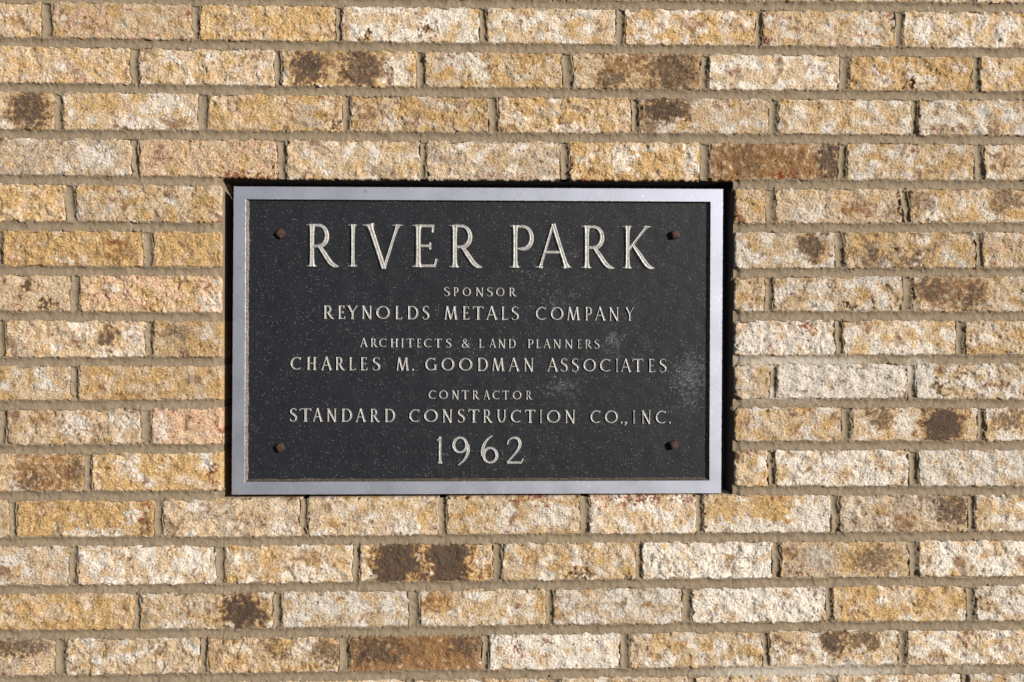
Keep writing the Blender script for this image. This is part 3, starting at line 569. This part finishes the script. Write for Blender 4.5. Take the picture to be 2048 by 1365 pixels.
# ------------------------------------------------------------------ the plaque
YF = .0015                     # face of the frame, just proud of the bricks
YP = YF + .0048                 # sunk field
def c3(px, py, y): x, z = at(px, py, y); return (x, y, z)
OUT = [(463, 990), (1442.5, 987.5), (1446.5, 378), (467, 373)]         # BL BR TR TL
INN = [(489.5, 964.5), (1418.5, 961.5), (1421, 404), (491.5, 399)]
OUTW = [at(*p, YF) for p in OUT]; INW = [at(*p, YF) for p in INN]
plaque = bpy.data.objects.new("plaque", None); S.collection.objects.link(plaque)
pcx, pcz = sum(p[0] for p in OUTW) / 4, OUTW[0][1]
plaque.location = (pcx, 0.045, pcz)
plaque["label"] = "dark cast metal plaque with pale raised frame and lettering, set in the brick wall"; plaque["category"] = "plaque"
def rel(v): v = np.asarray(v, float).copy(); v[:, 0] -= pcx; v[:, 1] -= .045; v[:, 2] -= pcz; return v
def ring_pts(cs, n, grow=0.0, jit=0.0, y=0.0, top=1.0):
    out = []
    cx = sum(p[0] for p in cs) / 4; cz = sum(p[1] for p in cs) / 4
    for s in range(4):
        a, b = np.array(cs[s]), np.array(cs[(s + 1) % 4]); nrm = np.array([(b - a)[1], -(b - a)[0]]); nrm /= np.linalg.norm(nrm)
        am = a + np.array([grow * (1 if a[0] > cx else -1), grow * (top if a[1] > cz else -1)]); bm = b + np.array([grow * (1 if b[0] > cx else -1), grow * (top if b[1] > cz else -1)])
        t = np.arange(n) / n
        p = am + (bm - am) * t[:, None]
        if jit:
            e = jit * (.6 * E8(p[:, 0], p[:, 1]) + .5 * F5(p[:, 0], p[:, 1])); e[0] = 0
            p = p + nrm * e[:, None]
        out.append(p)
    P = np.concatenate(out)
    return np.stack([P[:, 0], np.full(len(P), y), P[:, 1]], -1)
NS = 420
rings = [ring_pts(OUTW, NS, -.002, 0, .030), ring_pts(OUTW, NS, 0, .00015, .006), ring_pts(OUTW, NS, 0, .00018, YF + .0007), ring_pts(OUTW, NS, -.0006, .00012, YF),
         ring_pts(INW, NS, .0003, .00014, YF), ring_pts(INW, NS, -.0001, .00015, YF + .0004)]
n4 = NS * 4
def ring_quads(k): i = np.arange(n4); j = (i + 1) % n4; return np.stack([k * n4 + i, k * n4 + j, (k + 1) * n4 + j, (k + 1) * n4 + i], -1)
me = mesh_from("frame", rel(np.concatenate(rings)), np.concatenate([ring_quads(k) for k in range(5)]), M_FRAME, False)
link("frame", me, plaque)
sl_r = [ring_pts(INW, NS, -.0001, .00015, YF + .0004), ring_pts(INW, NS, -.0016, .0003, YF + .0024, .3), ring_pts(INW, NS, -.0030, .0003, YP - .0004, .3), ring_pts(INW, NS, -.0046, .0002, YP + .0003, .4)]
me = mesh_from("frame_bevel", rel(np.concatenate(sl_r)), np.concatenate([ring_quads(k) for k in range(3)]), M_EDGE, True)
me.materials.append(M_LEDGE)
mi = np.zeros(3 * n4, np.int32)
for k in range(3): mi[k * n4:k * n4 + NS] = 1
me.polygons.foreach_set("material_index", mi)
link("frame_bevel", me, plaque)
# field: a gently uneven cast sheet
ng, mg_ = 240, 150
gx = np.linspace(INW[0][0] - .001, INW[1][0] + .001, ng); gz = np.linspace(INW[0][1] - .001, INW[3][1] + .001, mg_)
GX, GZ = np.meshgrid(gx, gz); GY = YP + .00012 * F30(GX, GZ) + .00008 * F60(GX, GZ)
spots = []
for (px, py, rx, ry, s) in [(1385, 760, 75, 110, 1.0), (1378, 725, 40, 45, .95), (1392, 780, 35, 50, 1.0), (1110, 590, 90, 55, .62), (1085, 560, 50, 45, .55), (1145, 508, 22, 20, .85), (1235, 680, 45, 60, .7), (1215, 695, 25, 45, .75),
                            (1125, 770, 90, 55, .66), (1245, 640, 35, 25, .55), (930, 690, 150, 40, .25), (1150, 790, 60, 30, .5), (1000, 900, 300, 90, .22), (700, 640, 160, 160, .15), (1050, 545, 70, 14, .5)]:
    x, z = at(px, py, YP); spots.append((x, z, rx * .00074, ry * .00074, s))
M_PANEL = panel_material(spots)
me = mesh_from("panel", rel(np.stack([GX, GY, GZ], -1).reshape(-1, 3)), grid_quads(ng, mg_), M_PANEL)
link("panel", me, plaque)
# back plate closing the casting
bk = ring_pts(OUTW, 1, -.002, 0, .030)
me = mesh_from("back_plate", rel(bk), [[3, 2, 1, 0]], M_RECESS_SHADE, False)
link("back_plate", me, plaque)

# ------------------------------------------------------------------ lettering: roman capitals from strokes, cap height 1
TK, TN = .125, .075
def L(x0, y0, x1, y1, w, f0=1, f1=1): return ('l', x0, y0, x1, y1, w, f0, f1)
def A(cx, cy, rx, ry, a0, a1, wt, wn, f=0): return ('a', cx, cy, rx, ry, a0, a1, wt, wn, f)
def Sf(x, y, w=.34): return ('s', x, y, w)
GL = {
 'I': (.30, [L(.15, 0, .15, 1, TK), Sf(.15, 0), Sf(.15, 1)]),
 'L': (.58, [L(.14, 0, .14, 1, TK), Sf(.14, 0, .28), Sf(.14, 1, .28), L(.14, .03, .56, .03, TN, 1, 1), L(.52, 0, .565, .17, TN * .8, 0, 0)]),
 'E': (.60, [L(.14, 0, .14, 1, TK), Sf(.1, 0, .2), Sf(.1, 1, .2), L(.14, .03, .55, .03, TN), L(.14, .97, .5, .97, TN), L(.14, .5, .43, .5, TN), L(.53, .01, .585, .2, TN * .8, 0, 0), L(.49, .82, .5, 1, TN * .8, 0, 0), L(.43, .42, .43, .58, TN * .7, 0, 0)]),
 'T': (.72, [L(.36, 0, .36, .97, TK), Sf(.36, 0), L(.03, .97, .69, .97, TN), L(.03, .83, .04, 1.0, TN * .8, 0, 0), L(.69, 1.0, .68, .83, TN * .8, 0, 0)]),
 'H': (.78, [L(.15, 0, .15, 1, TK), L(.63, 0, .63, 1, TK), Sf(.15, 0, .28), Sf(.15, 1, .28), Sf(.63, 0, .28), Sf(.63, 1, .28), L(.15, .51, .63, .51, TN, 0, 0)]),
 'N': (.80, [L(.12, 0, .12, 1, TN * 1.1), L(.09, 1, .68, -.03, TK, 0, 0), L(.68, 0, .68, 1, TN * 1.1), Sf(.12, 0, .24), Sf(.07, 1, .2), Sf(.68, 1, .24)]),
 'M': (1.0, [L(.1, 0, .22, 1, TN * 1.1), L(.22, 1, .5, .02, TK, 0, 0), L(.5, .02, .77, 1, TN, 0, 0), L(.77, 1, .89, 0, TK), Sf(.1, 0, .22), Sf(.89, 0, .26)]),
 'V': (.98, [L(.16, 1, .51, -.04, TK, 1, 0), L(.51, -.04, .84, 1, TN, 0, 1), Sf(.15, 1, .3), Sf(.84, 1, .26)]),
 'A': (.98, [L(.13, 0, .48, 1.03, TN, 1, 0), L(.48, 1.03, .85, 0, TK, 0, 1), Sf(.12, 0, .24), Sf(.86, 0, .28), L(.24, .37, .71, .37, TN, 0, 0)]),
 'Y': (.84, [L(.12, 1, .42, .47, TK, 1, 0), L(.74, 1, .42, .47, TN, 1, 0), L(.42, 0, .42, .5, TK, 1, 0), Sf(.42, 0, .28), Sf(.1, 1, .24), Sf(.75, 1, .22)]),
 'K': (.84, [L(.14, 0, .14, 1, TK), Sf(.14, 0, .28), Sf(.14, 1, .28), L(.17, .43, .67, 1, TN, 0, 1), Sf(.68, 1, .24), ('p', [(.27, .58), (.46, .34), (.64, .11), (.75, .03), (.89, .01)], [.07, .12, .13, .11, .03])]),
 'R': (.80, [L(.14, 0, .14, 1, TK), Sf(.14, 0, .28), Sf(.1, 1, .2), L(.14, .97, .34, .97, TN, 0, 0), A(.32, .725, .27, .245, 90, -90, TK, TN), L(.14, .48, .34, .48, TN, 0, 0), ('p', [(.33, .49), (.47, .31), (.62, .11), (.73, .03), (.87, .0)], [.08, .12, .13, .11, .03])]),
 'P': (.68, [L(.14, 0, .14, 1, TK), Sf(.14, 0, .28), Sf(.1, 1, .2), L(.14, .97, .34, .97, TN, 0, 0), A(.33, .705, .29, .265, 90, -100, TK, TN), L(.14, .46, .3, .44, TN * .8, 0, 0)]),
 'D': (.84, [L(.14, 0, .14, 1, TK), Sf(.1, 0, .2), Sf(.1, 1, .2), L(.14, .97, .36, .97, TN, 0, 0), L(.14, .03, .36, .03, TN, 0, 0), A(.34, .5, .44, .47, 90, -90, TK, TN)]),
 'O': (1.0, [A(.5, .5, .45, .485, 0, 360, TK, TN)]),
 'C': (.86, [A(.49, .5, .44, .485, 52, 308, TK, TN), L(.775, .98, .765, .78, TN * .7, 0, 0), L(.765, .11, .83, .17, TN * .7, 0, 0)]),
 'G': (.90, [A(.49, .5, .44, .485, 50, 318, TK, TN), L(.78, .98, .77, .78, TN * .7, 0, 0), L(.80, .06, .80, .44, TK), Sf(.78, .44, .26)]),
 'U': (.82, [L(.14, .35, .14, 1, TK, 0, 1), Sf(.14, 1, .28), A(.40, .33, .26, .32, 180, 360, TK * .9, TN), L(.66, .33, .66, 1, TN * 1.1, 0, 1), Sf(.66, 1, .24)]),
 'S': (.56, [('p', [(.47, .80), (.46, .93), (.31, .985), (.16, .94), (.10, .80), (.13, .66), (.26, .555), (.40, .44), (.48, .31), (.45, .12), (.30, .015), (.14, .03), (.07, .13), (.06, .22)], [.03, .05, .07, .08, .1, .11, .13, .13, .12, .1, .07, .06, .05, .03])]),
 '&': (.92, [('p', [(.86, .50), (.74, .50), (.72, .36), (.58, .12), (.36, .01), (.15, .10), (.10, .28), (.22, .46), (.44, .60), (.52, .78), (.44, .94), (.32, .98), (.22, .88), (.24, .72), (.45, .42), (.66, .14), (.88, .02)],
        [.03, .05, .06, .07, .08, .11, .12, .1, .08, .09, .08, .07, .08, .1, .12, .12, .05])]),
 '.': (.2, [('d', .1, .06, .085)]),
 ',': (.24, [('d', .12, .05, .08), L(.16, .04, .08, -.16, TN, 0, 0)]),
 '1': (.34, [L(.2, 0, .2, 1, TK * 1.1, 1, 0), Sf(.2, 0, .3), L(.06, .86, .2, .97, TN, 0, 0)]),
 '9': (.68, [A(.32, .69, .27, .31, 0, 360, TK * .9, TN), ('p', [(.585, .72), (.60, .50), (.54, .28), (.42, .08), (.26, -.06)], [.1, .12, .11, .08, .05])]),
 '6': (.68, [A(.36, .31, .27, .31, 0, 360, TK * .9, TN), ('p', [(.095, .29), (.09, .48), (.14, .70), (.28, .92), (.44, 1.05)], [.1, .12, .11, .08, .05])]),
 '2': (.66, [('p', [(.08, .72), (.12, .88), (.28, .97), (.44, .92), (.50, .76), (.46, .58), (.32, .36), (.06, .05)], [.05, .06, .08, .11, .12, .11, .09, .07]), L(.06, .04, .58, .04, TN * 1.2, 0, 0), L(.55, .03, .62, .2, TN * .8, 0, 0)]),
}
def catmull(P, W, n=7):
    P = np.array(P, float); out = []; ow = []
    Q = np.vstack([2 * P[0] - P[1], P, 2 * P[-1] - P[-2]])
    for i in range(1, len(Q) - 2):
        for s in range(n):
            t = s / n
            out.append(.5 * ((2 * Q[i]) + (-Q[i - 1] + Q[i + 1]) * t + (2 * Q[i - 1] - 5 * Q[i] + 4 * Q[i + 1] - Q[i + 2]) * t * t + (-Q[i - 1] + 3 * Q[i] - 3 * Q[i + 1] + Q[i + 2]) * t ** 3))
            ow.append(W[i - 1] * (1 - t) + W[i] * t)
    out.append(P[-1]); ow.append(W[-1])
    return np.array(out), np.array(ow)
def glyph_mesh(ch, bold, slim):
    verts, quads = [], []
    strokes = GL[ch][1]
    for si, s in enumerate(strokes):
        hm = 1 - .035 * (si % 5)
        closed = False
        if s[0] == 'l':
            _, x0, y0, x1, y1, w, f0, f1 = s
            t = np.array([0, .03, .07, .12, .2, .35, .5, .65, .8, .88, .93, .97, 1.0])
            P = np.array([x0, y0]) + t[:, None] * np.array([x1 - x0, y1 - y0])
            W = np.full(len(t), w) * (1 - .10 * np.sin(np.pi * t))
            fl = np.exp(-t / .05) * f0 + np.exp(-(1 - t) / .05) * f1
            if w > .09 or f0 + f1 < 2: W = W * (1 + .75 * fl * (f0 or f1))
        elif s[0] == 's':
            _, x, y, w = s
            t = np.linspace(-.5, .5, 9); P = np.stack([x + t * w, np.full(9, y + (.018 if y < .5 else -.018))], -1); W = .05 * (1 - .65 * np.abs(t * 2) ** 1.5) + .0
        elif s[0] == 'a':
            _, cx, cy, rx, ry, a0, a1, wt, wn, f = s
            n = 33 if abs(a1 - a0) > 200 else 19
            th = np.radians(np.linspace(a0, a1, n))
            if abs(a1 - a0) >= 360: th = th[:-1]; closed = True
            P = np.stack([cx + (rx - wt / 2.5) * np.cos(th), cy + (ry if a0 == 90 else ry - wn / 2) * np.sin(th)], -1)
            W = wn + (wt - wn) * np.abs(np.cos(th + .25)) ** 1.3
        elif s[0] == 'p':
            P, W = catmull(s[1], [w * 1.0 for w in s[2]])
        elif s[0] == 'd':
            _, x, y, r = s
            th = np.linspace(0, 2 * np.pi, 13)[:-1]; b = len(verts)
            for rr, hh in ((1.15, 0), (.75, .85), (.3, 1.0)):
                for a in th: verts.append((x + rr * r * np.cos(a), -hh, y + rr * r * np.sin(a)))
            for q_ in range(2):
                for i in range(12): j = (i + 1) % 12; quads.append((b + q_ * 12 + i, b + q_ * 12 + j, b + q_ * 12 + 12 + j, b + q_ * 12 + 12 + i))
            for i in range(0, 12, 2): quads.append((b + 24 + i, b + 24 + (i + 1) % 12, b + 24 + (i + 2) % 12, b + 24 + (i + 2) % 12)) if False else None
            quads += [(b + 24, b + 25, b + 26, b + 27), (b + 24, b + 27, b + 28, b + 29), (b + 24, b + 29, b + 30, b + 31), (b + 24, b + 31, b + 32, b + 33), (b + 24, b + 33, b + 34, b + 35)]
            continue
        W = W * bold
        T = np.gradient(P, axis=0)
        if closed: T = (np.roll(P, -1, 0) - np.roll(P, 1, 0))
        T /= np.linalg.norm(T, axis=1)[:, None] + 1e-9; N = np.stack([-T[:, 1], T[:, 0]], -1)
        sec = [(-.62, 0.12), (-.5, -.55), (-.30, -1.0), (0, -.86), (.30, -1.0), (.5, -.55), (.62, 0.12)]
        b = len(verts); m_ = len(sec)
        for p, nn, w in zip(P, N, W):
            hw_ = min(1.0, .55 + w * 4)
            for (sx, sy) in sec: verts.append((p[0] + nn[0] * sx * w, (sy if sy > 0 else sy * hm * hw_), p[1] + nn[1] * sx * w))
        n = len(P)
        for i in range(n if closed else n - 1):
            j = (i + 1) % n
            for c in range(m_ - 1): quads.append((b + i * m_ + c, b + j * m_ + c, b + j * m_ + c + 1, b + i * m_ + c + 1))
        if not closed:
            for e, flip in ((0, 0), (n - 1, 1)):
                o = b + e * m_
                for c in ((0, 1, 5, 6), (1, 2, 4, 5), (2, 3, 4, 4)):
                    f_ = [o + x for x in c]
                    if c[2] == c[3]: continue
                    quads.append(tuple(f_) if not flip else tuple(f_[::-1]))
    me = mesh_from("letter", verts, quads, M_LETTER, False)
    # widths of the drawn outline, to seat each letter between its measured sides
    v = np.array(verts); return me, v[:, 0].min(), v[:, 0].max()
GC = {}
def place_line(text_boxes, top, base, bold, raise_m, slope=0.006):
    for ch, xa, xb in text_boxes:
        key = (ch, bold)
        if key not in GC: GC[key] = glyph_mesh(ch, bold, 1)
        me, mn, mx = GC[key]
        xm = (xa + xb) / 2
        dy = slope * (xm - 960)
        x0, zb = at(xa, base + dy, YP); x1, zt = at(xb, top + dy, YP)
        sx = (x1 - x0) / (mx - mn); sz = zt - zb
        o = link("letter", me, plaque, (x0 - mn * sx - pcx, YP - .045 + .0001, zb - pcz))
        o.scale = (sx, raise_m, sz)
B = .94
place_line([('R', 613, 678), ('I', 696, 715), ('V', 725, 806), ('E', 824, 876), ('R', 898, 965), ('P', 1019, 1068), ('A', 1070, 1144), ('R', 1162, 1229), ('K', 1244, 1309)], 451, 535.5, B, .0030)
place_line([('S', 888, 900), ('P', 907, 917), ('O', 925, 942), ('N', 951, 967), ('S', 974, 986), ('O', 992, 1009), ('R', 1018, 1033)], 575.5, 593, 1.14, .0018)
place_line([('R', 647, 669), ('E', 676, 691), ('Y', 693, 717), ('N', 723, 744.5), ('O', 752, 780), ('L', 790, 805), ('D', 814, 837), ('S', 845, 859), ('M', 888, 916), ('E', 925, 940), ('T', 945, 967.5), ('A', 971, 996), ('L', 1002.5, 1016.5), ('S', 1023, 1038),
            ('C', 1071, 1093), ('O', 1101, 1127), ('M', 1133, 1161), ('P', 1170, 1184), ('A', 1188, 1212), ('N', 1217, 1238), ('Y', 1249.5, 1269)], 613.5, 640, 1.1, .0022)
place_line([('A', 719.5, 736), ('R', 741.5, 755.5), ('C', 758, 774), ('H', 781, 796.5), ('I', 802.5, 807.5), ('T', 813, 828), ('E', 834, 843), ('C', 847.5, 864), ('T', 868.5, 884), ('S', 892, 903), ('&', 923, 940), ('L', 958, 968), ('A', 978, 992.5), ('N', 996, 1011), ('D', 1017, 1031.5),
            ('P', 1055.5, 1067), ('L', 1072, 1083), ('A', 1086, 1102), ('N', 1106, 1122), ('N', 1129, 1145.5), ('E', 1155, 1164), ('R', 1170, 1184.5), ('S', 1188.5, 1199.5)], 678.5, 696, 1.14, .0018)
place_line([('C', 581, 603), ('H', 613.5, 633), ('A', 641.5, 665), ('R', 671, 690), ('L', 698, 712), ('E', 721, 735.5), ('S', 745.5, 761), ('M', 792, 819), ('.', 823, 828), ('G', 850, 874.5), ('O', 882.5, 909), ('O', 917.5, 945), ('D', 954.5, 976), ('M', 983, 1010), ('A', 1015.5, 1040), ('N', 1047, 1067.5),
            ('A', 1093, 1117), ('S', 1121, 1136), ('S', 1143.5, 1158), ('O', 1166, 1192), ('C', 1199, 1222), ('I', 1231, 1236.5), ('A', 1240, 1263), ('T', 1264, 1287), ('E', 1296.5, 1310.5), ('S', 1318.5, 1333.5)], 716.5, 742.5, 1.1, .0022)
place_line([('C', 857, 872.5), ('O', 878, 896), ('N', 903.5, 918), ('T', 923, 938), ('R', 945, 959), ('A', 966, 980.5), ('C', 984.5, 1000), ('T', 1004, 1018.6), ('O', 1025, 1043), ('R', 1052, 1064.5)], 781.5, 799, 1.14, .0018)
place_line([('S', 580, 594.5), ('T', 599, 623), ('A', 625, 646), ('N', 653, 673.5), ('D', 682.5, 704.5), ('A', 710.5, 732.5), ('R', 740.5, 760), ('D', 769, 790.5), ('C', 818, 840), ('O', 847.5, 876), ('N', 884, 905), ('S', 915.5, 930), ('T', 936, 959), ('R', 966, 985.5), ('U', 993, 1012.7), ('C', 1021, 1043), ('T', 1049, 1071), ('I', 1079, 1084.5), ('O', 1093, 1120.7), ('N', 1129, 1150.7),
            ('C', 1180, 1202), ('O', 1209, 1236), ('.', 1240, 1245), (',', 1248, 1254.5), ('I', 1265, 1270.5), ('N', 1282, 1302), ('C', 1310.5, 1333), ('.', 1336.5, 1341.5)], 819.5, 845.5, 1.1, .0022)
place_line([('1', 873, 885.5), ('9', 903, 940), ('6', 960, 997), ('2', 1012, 1048)], 874, 927.5, .95, .0024)

# square-headed fixing bolts, each a little differently turned
def bolt(px, py, size, ang, h, lean):
    x, z = at(px, py, YP - h)
    s = size * .00073 / 2
    prof = [(0, 1.04), (.55, 1.0), (.86, .88), (1.0, .60)]      # height fraction, half-width fraction
    V, Q = [], []; n = 16
    for hf, wf in prof:
        for i in range(n):
            th = 2 * math.pi * i / n; c, s_ = math.cos(th), math.sin(th)
            r = s * wf / (max(abs(c), abs(s_)) ** .62)
            r *= 1 + .03 * math.sin(5 * th + px)
            a = th + math.radians(ang)
            V.append((r * math.cos(a) + lean[0] * hf * h, -hf * h, r * math.sin(a) + lean[1] * hf * h))
    for k in range(3):
        for i in range(n): j = (i + 1) % n; Q.append((k * n + i, k * n + j, (k + 1) * n + j, (k + 1) * n + i))
    b = 3 * n; V.append((lean[0] * h, -h * 1.03, lean[1] * h)); c_ = len(V) - 1
    for i in range(0, n, 2): Q.append((b + i, b + i + 1, b + (i + 2) % n, c_))
    me = mesh_from("bolt", V, Q, M_RUST, False)
    link("bolt", me, plaque, (x - pcx, YP - .045 + .0002, z - pcz))
bolt(560, 467, 17, 42, .0060, (.1, 0)); bolt(1351, 469, 17, 14, .0080, (.1, 0)); bolt(559, 896, 17, 28, .0065, (.1, .05)); bolt(1348, 891, 17, 20, .0080, (.1, 0))
# small coppery scratch on the field
xa, za = at(597, 503, YP); xb, zb_ = at(599.5, 520, YP)
me = mesh_from("scratch", rel([(xa - .0006, YP - .0004, za), (xb - .0007, YP - .0004, zb_), (xb + .0007, YP - .0004, zb_), (xa + .0006, YP - .0004, za)]), [[0, 1, 2, 3]], M_RUST, False)
link("scratch", me, plaque)
bpy.context.view_layer.update()
